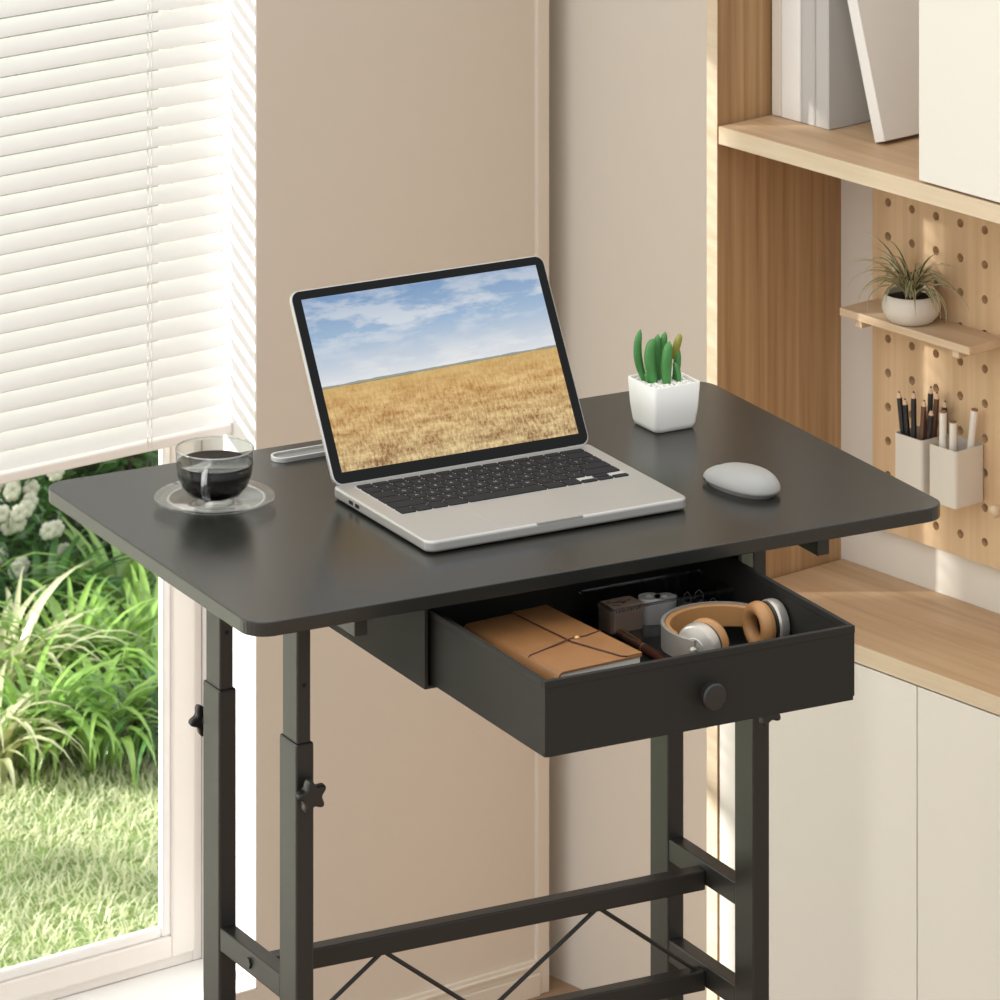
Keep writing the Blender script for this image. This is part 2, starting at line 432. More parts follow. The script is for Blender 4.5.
# ------------------------------------------------------------------ laptop
LW, LD = .305, .215
lap = thing('laptop', 'open silver laptop on the black desktop showing a wheat field under blue sky', 'laptop', (.4002, .2168, T), R(.6))
obj('base', add_prism(BM(), rrect(-LW/2, -LD/2, LW/2, LD/2, .011, 8), .0015, .0135), M['aluminium'], lap, bevel=.003, seg=4)
for sx in (-1, 1):
    for sy in (-1, 1): obj('rubber_foot', add_lathe(BM(), [(0, 0), (.006, 0), (.007, .002), (0, .002)], 16, (sx*.13, sy*.09)), M['black_plastic'], lap)
kx0, kx1, ky0, ky1 = -.1345, .1345, -.0165, .0885
kbd = obj('keyboard', add_prism(BM(), rrect(kx0-.0012, ky0-.0012, kx1+.0012, ky1+.0012, .003, 4), .0132, .01375), M['keybed'], lap)
unit = (kx1-kx0)/14.5; rh = (ky1-ky0-.0105)/5
rows = [[(1, c) for c in '`1234567890-=']+[(1.5, '')], [(1.5, '')]+[(1, c) for c in 'QWERTYUIOP[]\\'],
        [(1.75, '')]+[(1, c) for c in "ASDFGHJKL;'"]+[(1.75, '')], [(2.25, '')]+[(1, c) for c in 'ZXCVBNM,./']+[(2.25, '')]]
proto = {}
def key(x, y, w, h, ch):
    g = .0017
    kk = (round(w, 4), round(h, 4))
    if kk not in proto:
        o = obj('key', add_prism(BM(), rrect(-w/2+g/2, -h/2+g/2, w/2-g/2, h/2-g/2, .0016, 3), 0, .0012), M['key'], kbd); proto[kk] = o
    else:
        o = proto[kk].copy(); COL.objects.link(o); o.parent = kbd
    o.location = (x, y, .01375)
    if ch:
        cu = bpy.data.curves.new('legend', 'FONT'); cu.body = ch; cu.size = .0052; cu.align_x = 'CENTER'; cu.align_y = 'CENTER'
        cu.extrude = .00005
        t0 = bpy.data.objects.new('legend_text', cu); COL.objects.link(t0)
        me = bpy.data.meshes.new_from_object(t0.evaluated_get(bpy.context.evaluated_depsgraph_get()))
        bpy.data.objects.remove(t0); me.materials.clear(); me.materials.append(M['legend'])
        t = bpy.data.objects.new('legend', me); COL.objects.link(t)
        t.parent = o; t.location = (0, 0, .00128)
y = ky1-.0105/2
x = kx0
for w in [1]+[1]*12+[1.5]:
    key(x+w*unit/2, y, w*unit, .0105, ''); x += w*unit
for r, row in enumerate(rows):
    yy = ky1-.0105-rh*(r+.5); x = kx0
    for w, ch in row:
        key(x+w*unit/2, yy, w*unit, rh, ch); x += w*unit
yy = ky1-.0105-rh*4.5; x = kx0
for w in (1, 1, 1, 1.25, 5, 1.25, 1):
    key(x+w*unit/2, yy, w*unit, rh, ''); x += w*unit
key(x+unit/2, yy-rh/4, unit, rh/2, ''); key(x+1.5*unit, yy+rh/4, unit, rh/2, ''); key(x+1.5*unit, yy-rh/4, unit, rh/2, ''); key(x+2.5*unit, yy-rh/4, unit, rh/2, '')
obj('trackpad', add_prism(BM(), rrect(-.066, -.100, .066, -.0245, .004, 4), .0131, .01365), M['aluminium'], lap, bevel=.0003)
obj('thumb_notch', add_prism(BM(), rrect(-.027, -LD/2-.0002, .027, -LD/2+.003, .0014, 4), .0112, .01365), M['alu_dark'], lap)
for yy in (.048, .062):
    pb = BM(); add_prism(pb, rrect(yy-.0048, .0053, yy+.0048, .0090, .0018, 4), -.0003, .0012)
    for v in pb.verts: v.co = Vector((-LW/2+v.co.z, v.co.x, v.co.y))
    obj('port', pb, M['void'], lap)
obj('hinge', tube([(-.125, LD/2-.004, .0135), (.125, LD/2-.004, .0135)], .0038, 14), M['black_plastic'], lap, smooth=True)
LH = .2062
lid = obj('lid', add_prism(BM(), rrect(-LW/2, 0, LW/2, LH, .011, 8), -.0052, 0), M['aluminium'], lap, (0, LD/2-.0085, .0130), (R(59), 0, 0), bevel=.0015, seg=3)
bz = obj('bezel', add_prism(BM(), rrect(-LW/2+.0016, .002, LW/2-.0016, LH-.0016, .0095, 8), 0, .0006), M['bezel'], lid)
SW, SH0, SH1 = .2815, .0135, LH-.0105
# picture on the screen
m, nt, b, N, Lk = base_mat('wheat_field_screen')
tc = N.new('ShaderNodeTexCoord'); sep = N.new('ShaderNodeSeparateXYZ'); Lk.new(tc.outputs['Generated'], sep.inputs[0])
def math_(op, a=None, b_=None, c=None, clamp=False):
    n = N.new('ShaderNodeMath'); n.operation = op; n.use_clamp = clamp
    for i, v in enumerate((a, b_, c)):
        if v is None: continue
        if isinstance(v, (int, float)): n.inputs[i].default_value = v
        else: Lk.new(v, n.inputs[i])
    return n.outputs[0]
def noise(sc, scale=1, detail=5, rough=.55):
    mp = N.new('ShaderNodeMapping'); mp.inputs['Scale'].default_value = sc; Lk.new(tc.outputs['Generated'], mp.inputs['Vector'])
    n = N.new('ShaderNodeTexNoise'); n.inputs['Scale'].default_value = scale; n.inputs['Detail'].default_value = detail; n.inputs['Roughness'].default_value = rough
    Lk.new(mp.outputs['Vector'], n.inputs['Vector']); return n.outputs['Fac']
def ramp(fac, stops):
    r = N.new('ShaderNodeValToRGB'); els = r.color_ramp.elements
    while len(els) < len(stops): els.new(.5)
    for e, (p, c) in zip(els, stops): e.position = p; e.color = lin(c)
    Lk.new(fac, r.inputs['Fac']); return r.outputs['Color']
def mixc(f, a, b_):
    n = N.new('ShaderNodeMix'); n.data_type = 'RGBA'; Lk.new(f, n.inputs[0])
    for i, v in ((6, a), (7, b_)):
        if isinstance(v, str): n.inputs[i].default_value = lin(v)
        else: Lk.new(v, n.inputs[i])
    return n.outputs[2]
X_, Y_ = sep.outputs['X'], sep.outputs['Y']
hor = math_('MULTIPLY_ADD', X_, .035, .478)
sky_t = math_('DIVIDE', math_('SUBTRACT', Y_, hor), .5)
sky = ramp(sky_t, [(0, '#eceef1'), (.2, '#cfd9e5'), (.55, '#a3bedb'), (1, '#7c9fc8')])
warp = noise((3.2, 7.5, 1), 1.3, 8, .62)
cl = ramp(warp, [(.45, '#000000'), (.58, '#ffffff')])
clband = math_('MULTIPLY', cl, 1)
low = ramp(sky_t, [(0, '#ffffff'), (.3, '#707070'), (.6, '#d0d0d0'), (1, '#a0a0a0')])
skyc = mixc(math_('MULTIPLY', clband, low, None, True), sky, '#f3f3f3')
gr_t = math_('DIVIDE', math_('SUBTRACT', hor, Y_), .48)
fine = noise((85, 26, 1), 1, 6, .72)
coarse = noise((7, 20, 1), 1, 4, .6)
wheat_dark = ramp(gr_t, [(0, '#cfa25c'), (.3, '#b47b35'), (1, '#7a450f')])
wheat_lit = ramp(gr_t, [(0, '#e0bc78'), (.3, '#efcb88'), (1, '#f6dba0')])
tot = math_('ADD', math_('MULTIPLY', fine, .62), math_('MULTIPLY', coarse, .48))
wf = ramp(tot, [(.42, '#000000'), (.66, '#ffffff')])
wheat = mixc(wf, wheat_dark, wheat_lit)
isg = math_('GREATER_THAN', hor, Y_)
pic = mixc(isg, skyc, wheat)
treeband = math_('MULTIPLY', math_('LESS_THAN', math_('ABSOLUTE', math_('SUBTRACT', Y_, math_('ADD', hor, .004))), math_('MULTIPLY', noise((14, 1, 1), 1, 4), .014)), .75)
pic = mixc(treeband, pic, '#6e7a62')
Lk.new(pic, b.inputs['Emission Color']); b.inputs['Emission Strength'].default_value = .86
b.inputs['Base Color'].default_value = (.01, .01, .01, 1); b.inputs['Roughness'].default_value = .18; b.inputs['Specular IOR Level'].default_value = .25
obj('screen', box(-SW/2, SH0, .0004, SW/2, SH1, .0009), m, lid)

# ------------------------------------------------------------------ coffee
sau = tag(obj('saucer', lathe([(0, .0015), (.022, .0015), (.024, 0), (.028, 0), (.030, .0018), (.045, .0042), (.0622, .0082), (.0632, .0094), (.0620, .0102), (.045, .0064), (.030, .0040), (.0265, .0036), (.0255, .0030), (0, .0030)], 72),
          M['glass'], None, (.1294, .3569, T), smooth=True), 'clear glass saucer under the coffee cup', 'saucer')
cup = thing('coffee_cup', 'clear glass cup of black coffee standing on its glass saucer', 'cup', (.1294, .3569, T+.0032))
CZ = 1.10
wall_out = [(0, 0), (.018, 0), (.0205, .0012), (.0190, .004), (.0205, .0055), (.028, .0090), (.0345, .0160), (.0385, .0260), (.0402, .0380), (.0408, .0500)]
wall_in = [(.0406, .0510), (.0401, .0504), (.0395, .038), (.0378, .0262), (.0338, .0163), (.0272, .0096), (.0198, .0062), (0, .0058)]
obj('glass_bowl', lathe([(r, z*CZ) for r, z in wall_out+wall_in], 72), M['glass'], cup, smooth=True)
cof = [(0, .0060), (.0197, .0064), (.0271, .0098), (.0337, .0165), (.0377, .0264), (.0394, .0378), (.0388, .0375), (0, .0373)]
obj('coffee', lathe([(r, z*CZ) for r, z in cof], 64), M['coffee'], cup, smooth=True)
hd = Vector((-.60, -.80, 0)).normalized()
hp = [hd*r+Vector((0, 0, z*CZ)) for r, z in ((.0385, .0410), (.0440, .0425), (.0520, .0405), (.0555, .0330), (.0545, .0250), (.0490, .0175), (.0420, .0140), (.0335, .0130))]
obj('lip', lathe([(.0400+.0010*math.cos(R(30*k)), .0508*CZ+.0010*math.sin(R(30*k))) for k in range(13)], 72), M['glass_rim'], cup, smooth=True)
obj('handle', tube(hp, [.0028, .0030, .0032, .0032, .0032, .0031, .0030, .0028], 14), M['glass_rim'], cup, smooth=True)

# ------------------------------------------------------------------ pen tray behind the laptop
tr = thing('pen_tray', 'slim flat grey tray with pale rounded rim lying behind the laptop', 'tray', (.335, .4655, T), R(1.5))
tb = BM(); ro = rrect(-.088, -.0125, .088, .0125, .0122, 10); ri = rrect(-.0855, -.0098, .0855, .0098, .0097, 10)
n = len(ro); lv = []
for pts, z in ((ro, 0), (ro, .005), (ri, .005), (ri, .0025)): lv.append([tb.verts.new((x, y, z)) for x, y in pts])
for a, b2 in zip(lv, lv[1:]):
    for k in range(n): tb.faces.new((a[k], a[(k+1) % n], b2[(k+1) % n], b2[k]))
tb.faces.new(lv[0])
obj('rim', tb, M['tray_rim'], tr, bevel=.0005)
obj('dish', add_prism(BM(), ri, .0014, .0026), M['tray'], tr)

# ------------------------------------------------------------------ succulent
suc = thing('potted_succulent', 'small green succulent in a square white pot on the black desktop', 'plant', (.6755, .379, T), R(2))
pb = BM(); lv = []
for hw, z, r in ((.0225, 0, .007), (.0248, .0012, .007), (.0262, .006, .006), (.0280, .022, .005), (.0293, .0495, .0040), (.0288, .0503, .0040), (.0272, .0500, .0038), (.0266, .045, .0035), (.0262, .043, .0035)):
    lv.append([pb.verts.new((x, y, z)) for x, y in rrect(-hw, -hw, hw, hw, r, 5)])
n = len(lv[0])
for a, b2 in zip(lv, lv[1:]):
    for k in range(n): pb.faces.new((a[k], a[(k+1) % n], b2[(k+1) % n], b2[k]))
pb.faces.new(lv[0]); pb.faces.new(lv[-1])
soft(obj('pot', pb, M['ceramic'], suc), 50)
gv = BM()
for k in range(420):
    x, yv = rnd.uniform(-.0248, .0248), rnd.uniform(-.0248, .0248); r = rnd.uniform(.0012, .0024)
    g = bmesh.ops.create_icosphere(gv, subdivisions=1, radius=r)['verts']
    bmesh.ops.scale(gv, verts=g, vec=(rnd.uniform(.7, 1.4), rnd.uniform(.7, 1.4), .8)); bmesh.ops.translate(gv, verts=g, vec=(x, yv, .0455+rnd.uniform(0, .0025)))
tag(obj('gravel', gv, M['gravel'], suc), kind='stuff')
Rz6 = Matrix.Rotation(R(-2), 3, 'Z')
def fleshy(base, tip, bend, r, m='succulent'):
    """base, tip: offsets (right, ahead, up) from the pot's middle as the viewer stands"""
    w = lambda q: Rz6 @ (CR*q[0]+CF*q[1])+Vector((0, 0, q[2]+.0045+max(0, q[2]-.045)*.22))
    p0, p2 = w(base), w(tip); pm = (p0+p2)/2+w(bend)
    pts = []; rad = []
    for k in range(13):
        t = k/12; pts.append(p0*(1-t)**2+pm*2*t*(1-t)+p2*t*t)
        rad.append(r*(.62+.55*math.sin(math.pi*min(1, t*.85+.08)))*(1 if t < .8 else max(.06, math.sqrt(max(0, 1-((t-.8)/.2)**2)))))
    bm = tube(pts, rad, 12)
    soft(obj('leaf', bm, M[m], suc), 70)
fleshy((-.019, .003, .040), (-.025, .006, .088), (-.012, 0, -.004), .0040)
fleshy((-.010, -.006, .040), (-.011, -.004, .082), (-.010, 0, .004), .0052)
fleshy((-.006, .006, .041), (-.006, .009, .083), (-.004, .0, .0), .0042)
fleshy((-.003, .012, .041), (.002, .014, .084), (-.003, .0, .0), .0042)
fleshy((.003, -.009, .040), (.006, -.006, .080), (-.004, 0, 0), .0052)
fleshy((.011, .004, .041), (.014, .006, .072), (.004, 0, 0), .0036)
fleshy((.011, .005, .062), (.018, .006, .084), (.000, 0, 0), .0036, 'succulent_tip')
fleshy((.016, -.002, .040), (.010, .0, .060), (.003, 0, 0), .0030)
fleshy((-.016, -.005, .040), (-.020, -.006, .052), (0, 0, 0), .0026)

# ------------------------------------------------------------------ mouse
mo = thing('computer_mouse', 'pale grey wireless mouse on the desktop right of the laptop', 'mouse', (.6375, .1485, T), R(13))
def shell(a, b_, h, z0, zs, n=40, m_=14, f=1.0):
    bm = BM(); rings = []
    for j in range(m_+1):
        phi = (math.pi/2)*j/m_
        ring = []
        cp = math.cos(phi)**.72; sp = math.sin(phi)**.95
        for k in range(n):
            t = 2*math.pi*k/n
            x = b_*math.copysign(abs(math.cos(t))**.86, math.cos(t))*cp; yv = a*math.copysign(abs(math.sin(t))**.86, math.sin(t))*cp
            hump = h*(1-.22*(yv/a)-.12*(yv/a)**2)
            ring.append(bm.verts.new((x*(1-.05*(yv/a)), yv, z0+hump*sp)))
        rings.append(ring)
        if j == m_: break
    for a_, b2 in zip(rings, rings[1:]):
        for k in range(n): bm.faces.new((a_[k], a_[(k+1) % n], b2[(k+1) % n], b2[k]))
    bm.faces.new(rings[0][::-1]); bmesh.ops.remove_doubles(bm, verts=bm.verts, dist=1e-5)
    return bm
obj('base', add_prism(BM(), [(.0212*math.copysign(abs(math.cos(t))**.86, math.cos(t)), .0425*math.copysign(abs(math.sin(t))**.86, math.sin(t))) for t in [2*math.pi*k/40 for k in range(40)]], 0, .006, 1.16), M['mouse_side'], mo, smooth=False)
obj('shell', shell(.0495, .0265, .0195, .005, 1), M['mouse'], mo, smooth=True)
def top_z(x, yv):
    a, b_, h = .0495, .0265, .0195
    rr = min(.999, math.sqrt((x/b_)**2+(yv/a)**2)); cp = rr; phi = math.acos(min(1, cp**(1/.72)))
    return .005+h*(1-.22*(yv/a)-.12*(yv/a)**2)*math.sin(phi)**.95
gp = [(.0258*math.copysign(abs(math.cos(t))**.86, math.cos(t)), .0488*math.copysign(abs(math.sin(t))**.86, math.sin(t)), .0056) for t in [R(40)+R(100)*k/24 for k in range(25)]]
obj('front_groove', tube(gp, .0011, 8), M['hp_dark'], mo, smooth=True)
wh = tube([(-.0024, .030, top_z(0, .030)-.0036), (.0024, .030, top_z(0, .030)-.0036)], .0052, 20)
obj('scroll_wheel', wh, M['hp_dark'], mo, bevel=.0006)
obj('button_seam', tube([(0, yv, top_z(0, yv)-.0002) for yv in (.034, .038, .042, .045, .0472)], .0005, 6), M['hp_dark'], mo)

# ------------------------------------------------------------------ things in the drawer
ZB = .9552
nb = thing('leather_notebook', 'tan leather notebook with wrap flap and cord in the open drawer', 'notebook', (.3185, -.0235, ZB), R(5))
W2, D2, H2 = .0505, .0860, .0385
pr = []
for k in range(9):
    a = R(90+180*k/8); pr.append((-W2+.004+.0105*math.cos(a)*1.0, H2/2+(H2/2)*math.sin(a)))
outer = [(W2, H2)]+[(-W2+.008, H2)]+[(-W2+.008+.010*math.cos(R(90+180*k/10)), H2/2+H2/2*math.sin(R(90+180*k/10))) for k in range(1, 10)]+[(-W2+.008, 0), (W2, 0)]
th = .0018
inner = [(W2, th), (-W2+.008, th)]+[(-W2+.008+(.010-th)*math.cos(R(270-180*k/10)), H2/2+(H2/2-th)*math.sin(R(270-180*k/10))) for k in range(1, 10)]+[(-W2+.008, H2-th), (W2, H2-th)]
cv = BM()
poly = outer+inner; n = len(poly)
a = [cv.verts.new((x, -D2, z)) for x, z in poly]; b2 = [cv.verts.new((x, D2, z)) for x, z in poly]
for k in range(n): cv.faces.new((a[k], a[(k+1) % n], b2[(k+1) % n], b2[k]))
no_ = len(outer)
for e in (a, b2):
    for k in range(no_-1): cv.faces.new((e[k], e[k+1], e[n-2-k], e[n-1-k]))
soft(obj('cover', cv, M['leather'], nb), 45)
obj('pages', box(-W2+.004, -D2+.0015, th, W2-.0015, D2-.0015, H2-th), M['paper'], nb)
fl = BM()
fp = [(W2+.0006, -D2+.001), (W2+.0006, D2), (.010, D2), (.012, -.02), (.030, -D2+.004), (.034, -D2+.001)]
add_prism(fl, fp, H2, H2+.0018)
add_box(fl, W2-.0006, -D2+.006, 0.002, W2+.0012, D2, H2+.001)
flap = obj('flap', fl, M['leather'], nb, bevel=.0004)
ed = tube([(x-.0004, y_, H2+.0010) for x, y_ in fp[2:]], .0007, 6)
obj('flap_edge', ed, M['leather_edge'], flap)
cordp = [(-W2-.0015, -.03, .010), (-W2-.0012, -.03, H2*.72), (-W2+.006, -.029, H2+.0004), (-.02, -.022, H2+.0006), (.012, -.014, H2+.002), (.030, -.016, H2+.0026), (W2+.0012, -.010, H2+.0022), (W2+.0022, -.010, .012)]
obj('cord', tube(cordp, .0008, 8), M['leather_edge'], nb, smooth=True)
st = add_lathe(BM(), [(0, 0), (.0035, 0), (.0035, .0012), (.0018, .0026), (0, .003)], 20, (.020, -.0155))
obj('stud', st, M['brass'], nb, loc=(0, 0, H2+.0018), smooth=True)

pen = thing('ballpoint_pen', 'rose brown metal pen lying between the notebook and headphones', 'pen', (.437, -.008, ZB+.0045), R(90))
soft(obj('barrel', tube([(-.058, 0, 0), (-.050, 0, 0), (.006, 0, 0)], [.0012, .0040, .0045], 18), M['rose'], pen), 40)
soft(obj('cap', tube([(.0085, 0, 0), (.056, 0, 0), (.060, 0, 0)], [.0045, .0042, .0030], 18), M['rose'], pen), 40)
obj('ring', tube([(.006, 0, 0), (.0085, 0, 0)], .0048, 18), M['brass'], pen)
obj('clip', box(.014, -.0008, .0043, .054, .0008, .0056), M['brass'], pen)

# organiser box
ob = thing('organizer_box', 'clear plastic box of small stationery at the back of the drawer', 'box', (.4915, .070, ZB), R(1))
bw, bd, bh, th = .070, .0335, .0345, .0014
wl = BM()
add_box(wl, -bw, -bd, 0, bw, bd, th); add_box(wl, -bw, -bd, th, bw, -bd+th, bh); add_box(wl, -bw, bd-th, th, bw, bd, bh)
add_box(wl, -bw, -bd+th, th, -bw+th, bd-th, bh); add_box(wl, bw-th, -bd+th, th, bw, bd-th, bh)
obj('walls', wl, M['plastic_clear'], ob)
obj('divider', box(.018, -bd+th, th, .0192, bd-th, bh*.8), M['plastic_clear'], ob)
rm = BM()
for q in ((-bw, -bd-.0012, bw, -bd+.0002), (-bw, bd-.0002, bw, bd+.0012), (-bw-.0012, -bd-.0012, -bw+.0002, bd+.0012), (bw-.0002, -bd-.0012, bw+.0012, bd+.0012)):
    add_box(rm, q[0], q[1], bh-.002, q[2], q[3], bh+.0008)
obj('rim', rm, M['plastic_rim'], ob)
def in_box(x, yv, z=0): return Vector((.4915+x, .070+yv, ZB+.0016+z))
for i, (x, yv, lb) in enumerate(((-.006, .004, 'white tape roll in the clear box, the one nearer the brown tin'), (.008, -.004, 'white tape roll in the clear box, the one nearer the black clips'))):
    t = thing('tape_roll', lb, 'tape roll', in_box(x, yv), R(20), 'tape rolls in the clear box')
    obj('tape', lathe([(.005, 0), (.0115, 0), (.0115, .026), (.005, .026), (.005, 0)], 28), M['ceramic'], t)
    obj('core', lathe([(.0042, 0), (.005, 0), (.005, .0262), (.0042, .0262), (.0042, 0)], 24), M['paper'], t)
tn = thing('patterned_tin', 'small pinkish brown tin with dark marks in the clear box', 'tin', in_box(-.042, .0), R(4))
obj('body', add_prism(BM(), rrect(-.020, -.014, .020, .014, .005, 5), 0, .021), mat('pink_tin', '#b99a84', .45), tn, bevel=.0012)
obj('lid', add_prism(BM(), rrect(-.0205, -.0145, .0205, .0145, .005, 5), .0211, .0265), mat('pink_tin_lid', '#c4a791', .45), tn, bevel=.0012)
mk = BM()
for k in range(9):
    add_box(mk, -.015+.0034*k, -.0151, .022, -.0138+.0034*k+.0006*(k % 3), -.0144, .026-.001*(k % 2))
for k in range(12):
    xx, yy = rnd.uniform(-.016, .012), rnd.uniform(-.009, .009); add_box(mk, xx, yy, .0264, xx+.004, yy+.0012, .0268)
obj('marking', mk, M['leather_edge'], tn)
places = ['nearest the divider at the front', 'nearest the divider at the back', 'in the middle at the front', 'in the middle at the back', 'by the right end at the front', 'by the right end at the back']
for i in range(6):
    x, yv = .029+(i//2)*.014, (-.017 if i % 2 == 0 else .012)
    t = thing('binder_clip', 'black binder clip in the clear box, '+places[i], 'clip', in_box(x, yv), R(8*i), 'binder clips in the clear box')
    cb = BM(); pts = [(-.005, 0), (.005, 0), (.0012, .011), (-.0012, .011)]
    a = [cb.verts.new((px, -.008, pz)) for px, pz in pts]; b2 = [cb.verts.new((px, .008, pz)) for px, pz in pts]
    cb.faces.new(a); cb.faces.new(b2[::-1])
    for k in range(4): cb.faces.new((a[k], a[(k+1) % 4], b2[(k+1) % 4], b2[k]))
    obj('body', cb, M['black_plastic'], t)
    obj('wire', tube([(0, -.005, .011), (.0005, -.004, .017), (.0005, 0, .0205), (.0005, .004, .017), (0, .005, .011)], .0006, 6), M['alu_dark'], t)

# headphones
hpn = thing('headphones', 'silver over-ear headphones with tan cushions lying in the open drawer', 'headphones', (.5040, -.056, ZB))
HZ = .0265
HC = Vector((.0, 0, 0))
def arc(r0, a0, a1, n, z): return [Vector((r0*math.cos(R(a0+(a1-a0)*k/n))*1.0, r0*math.sin(R(a0+(a1-a0)*k/n))*.92, z)) for k in range(n+1)]
def band(bm, ri, ro, z0, z1, a0, a1, n=44, taper=0):
    prev = None
    for k in range(n+1):
        t = k/n; a = R(a0+(a1-a0)*t); c_, s_ = math.cos(a), math.sin(a)*.93
        sh = 1-taper*abs(2*t-1)**2
        zm, hh = (z0+z1)/2, (z1-z0)/2*sh
        row = [bm.verts.new((r*c_-.007, r*s_, z)) for r, z in ((ri, zm-hh), (ro, zm-hh), (ro, zm+hh), (ri, zm+hh))]
        if prev:
            for q in range(4): bm.faces.new((prev[q], prev[(q+1) % 4], row[(q+1) % 4], row[q]))
        else: bm.faces.new(row)
        prev = row
    bm.faces.new(prev[::-1])
    return bm
hbx = .060
soft(obj('headband', band(BM(), hbx, hbx+.0035, HZ-.013, HZ+.013, 12, 214, taper=.25), M['hp_silver'], hpn), 40)
soft(obj('band_pad', band(BM(), hbx-.006, hbx-.0002, HZ-.012, HZ+.012, 28, 185, taper=.15), M['hp_tan'], hpn, bevel=.0015), 40)
def ear(center, ang):
    """local +x = towards the outside of the cup"""
    c = bpy.data.objects.new('ear_cup', None)
    bm = lathe([(0, .012), (.012, .012), (.0135, .0112), (.0205, .0108), (.0225, .0095), (.0238, .006), (.0240, 0), (.0225, -.002), (0, -.002)], 48)
    def orient(b_):
        bmesh.ops.rotate(b_, verts=b_.verts, cent=(0, 0, 0), matrix=Matrix.Rotation(R(90), 3, 'Y'))
        bmesh.ops.rotate(b_, verts=b_.verts, cent=(0, 0, 0), matrix=Matrix.Rotation(R(ang), 3, 'Z'))
        bmesh.ops.translate(b_, verts=b_.verts, vec=center); return b_
    cupo = soft(obj('ear_cup', orient(bm), M['hp_silver'], hpn), 35)
    soft(obj('joint', orient(lathe([(0, -.002), (.0222, -.002), (.0222, -.005), (0, -.005)], 40)), M['hp_dark'], cupo), 35)
    soft(obj('cup_ring', orient(lathe([(.0095, .0119), (.0105, .0126), (.0115, .0119), (.0105, .011), (.0095, .0119)], 40)), M['alu_dark'], cupo), 60)
    cu = []
    for k in range(17):
        a = 2*math.pi*k/16; cu.append((.0172+.0070*math.cos(a), -.0125+.0085*math.sin(a)))
    soft(obj('cushion', orient(lathe(cu, 48)), M['hp_tan'], hpn), 80)
    obj('ear_mesh', orient(lathe([(0, -.0070), (.012, -.0070), (.012, -.0055), (0, -.0055)], 32)), M['hp_dark'], cupo)
ear(Vector((-.047, -.024, HZ)), 209)
ear(Vector((.0485, .002, HZ)), 2)
obj('yoke', tube([Vector((-.0595, -.034, HZ)), Vector((-.060, -.032, HZ)), Vector((-.056, -.029, HZ))], .004, 10), M['hp_silver'], hpn, smooth=True)

# ------------------------------------------------------------------ right hand furniture, in the right wall's frame (x along it towards the viewer, y into it)
S0 = .537; SE = 1.62; DF = -.2023
t = thing('tall_side_panel', 'tall oak end panel standing between the beige wall and the cabinets', 'panel', PB(.526, -.101), RB)
obj('board', box(-.009, -.1003, 0, .009, .1007, 2.4), M['oak_v'], t)
obj('front_edge', box(-.009, -.1013, 0, .009, -.1003, 2.4), M['oak_edge'], t)
# base cabinets
for i, (s0, s1, lb) in enumerate(((.5385, 1.2065, 'cream base cabinet under the oak counter, next to the tall panel'),)):
    cab = thing('base_cabinet', lb, 'cabinet', PB((s0+s1)/2, -.10), RB)
    hw = (s1-s0)/2
    cb = BM()
    add_box(cb, -hw, -.082, .05, -hw+.014, .0985, .639); add_box(cb, hw-.014, -.082, .05, hw, .0985, .639); add_box(cb, -hw+.014, .0905, .05, hw-.014, .0985, .639)
    add_box(cb, -hw+.014, -.082, .05, hw-.014, .0905, .064); add_box(cb, -hw+.014, -.082, .625, hw-.014, .0905, .639)
    obj('carcass', cb, M['door_white'], cab)
    obj('plinth', box(-hw, -.07, 0, hw, .09, .05), M['door_white'], cab)
    for k in range(2):
        a0 = -hw+k*hw
        obj('door', box(a0+.0008, -.1023, .052, a0+hw-.0008, -.083, .6375), M['door_white'], cab, bevel=.0008)
ct = tag(obj('countertop', box(0, -.1015, 0, SE-.5385, .1, .0205), M['oak_h'], None, PB(.5385, -.1005, .6398), (0, 0, RB), bevel=.0008), 'oak countertop lying along the cream base cabinets', 'countertop')
obj('front_edge', box(0, -.1026, .0002, SE-.5385, -.1013, .0203), M['oak_edge'], ct)
cab2 = thing('base_cabinet', 'cream base cabinet under the far right end of the oak counter', 'cabinet', PB(1.41, -.10), RB)
obj('carcass', box(-.2, -.082, .05, .2, .0985, .639), M['door_white'], cab2); obj('plinth', box(-.2, -.07, 0, .2, .09, .05), M['door_white'], cab2)
obj('door', box(-.1992, -.1023, .052, .1992, -.083, .6375), M['door_white'], cab2, bevel=.0008)
# shelf board above
us = tag(obj('wall_shelf', box(0, -.101, 0, SE-.5385, .1, .021), M['oak_h'], None, PB(.5385, -.1005, 1.192), (0, 0, RB), bevel=.0008), 'long oak shelf board above the pegboard carrying books', 'shelf')
obj('front_edge', box(0, -.1023, .0002, SE-.5385, -.1008, .0208), M['oak_edge'], us)
# wall cabinet with white door
wc = thing('wall_cabinet', 'white upper cabinet standing on the long oak shelf board', 'cabinet', PB(1.25, -.10, 1.2135), RB)
obj('carcass', box(-.372, -.082, 0, .372, .0985, .9), M['oak_v'], wc)
for k in range(2): obj('door', box(-.3745+k*.3745, -.1023, .002, -.3745+(k+1)*.3745-.0015, -.083, .9), M['door_white'], wc, bevel=.0008)
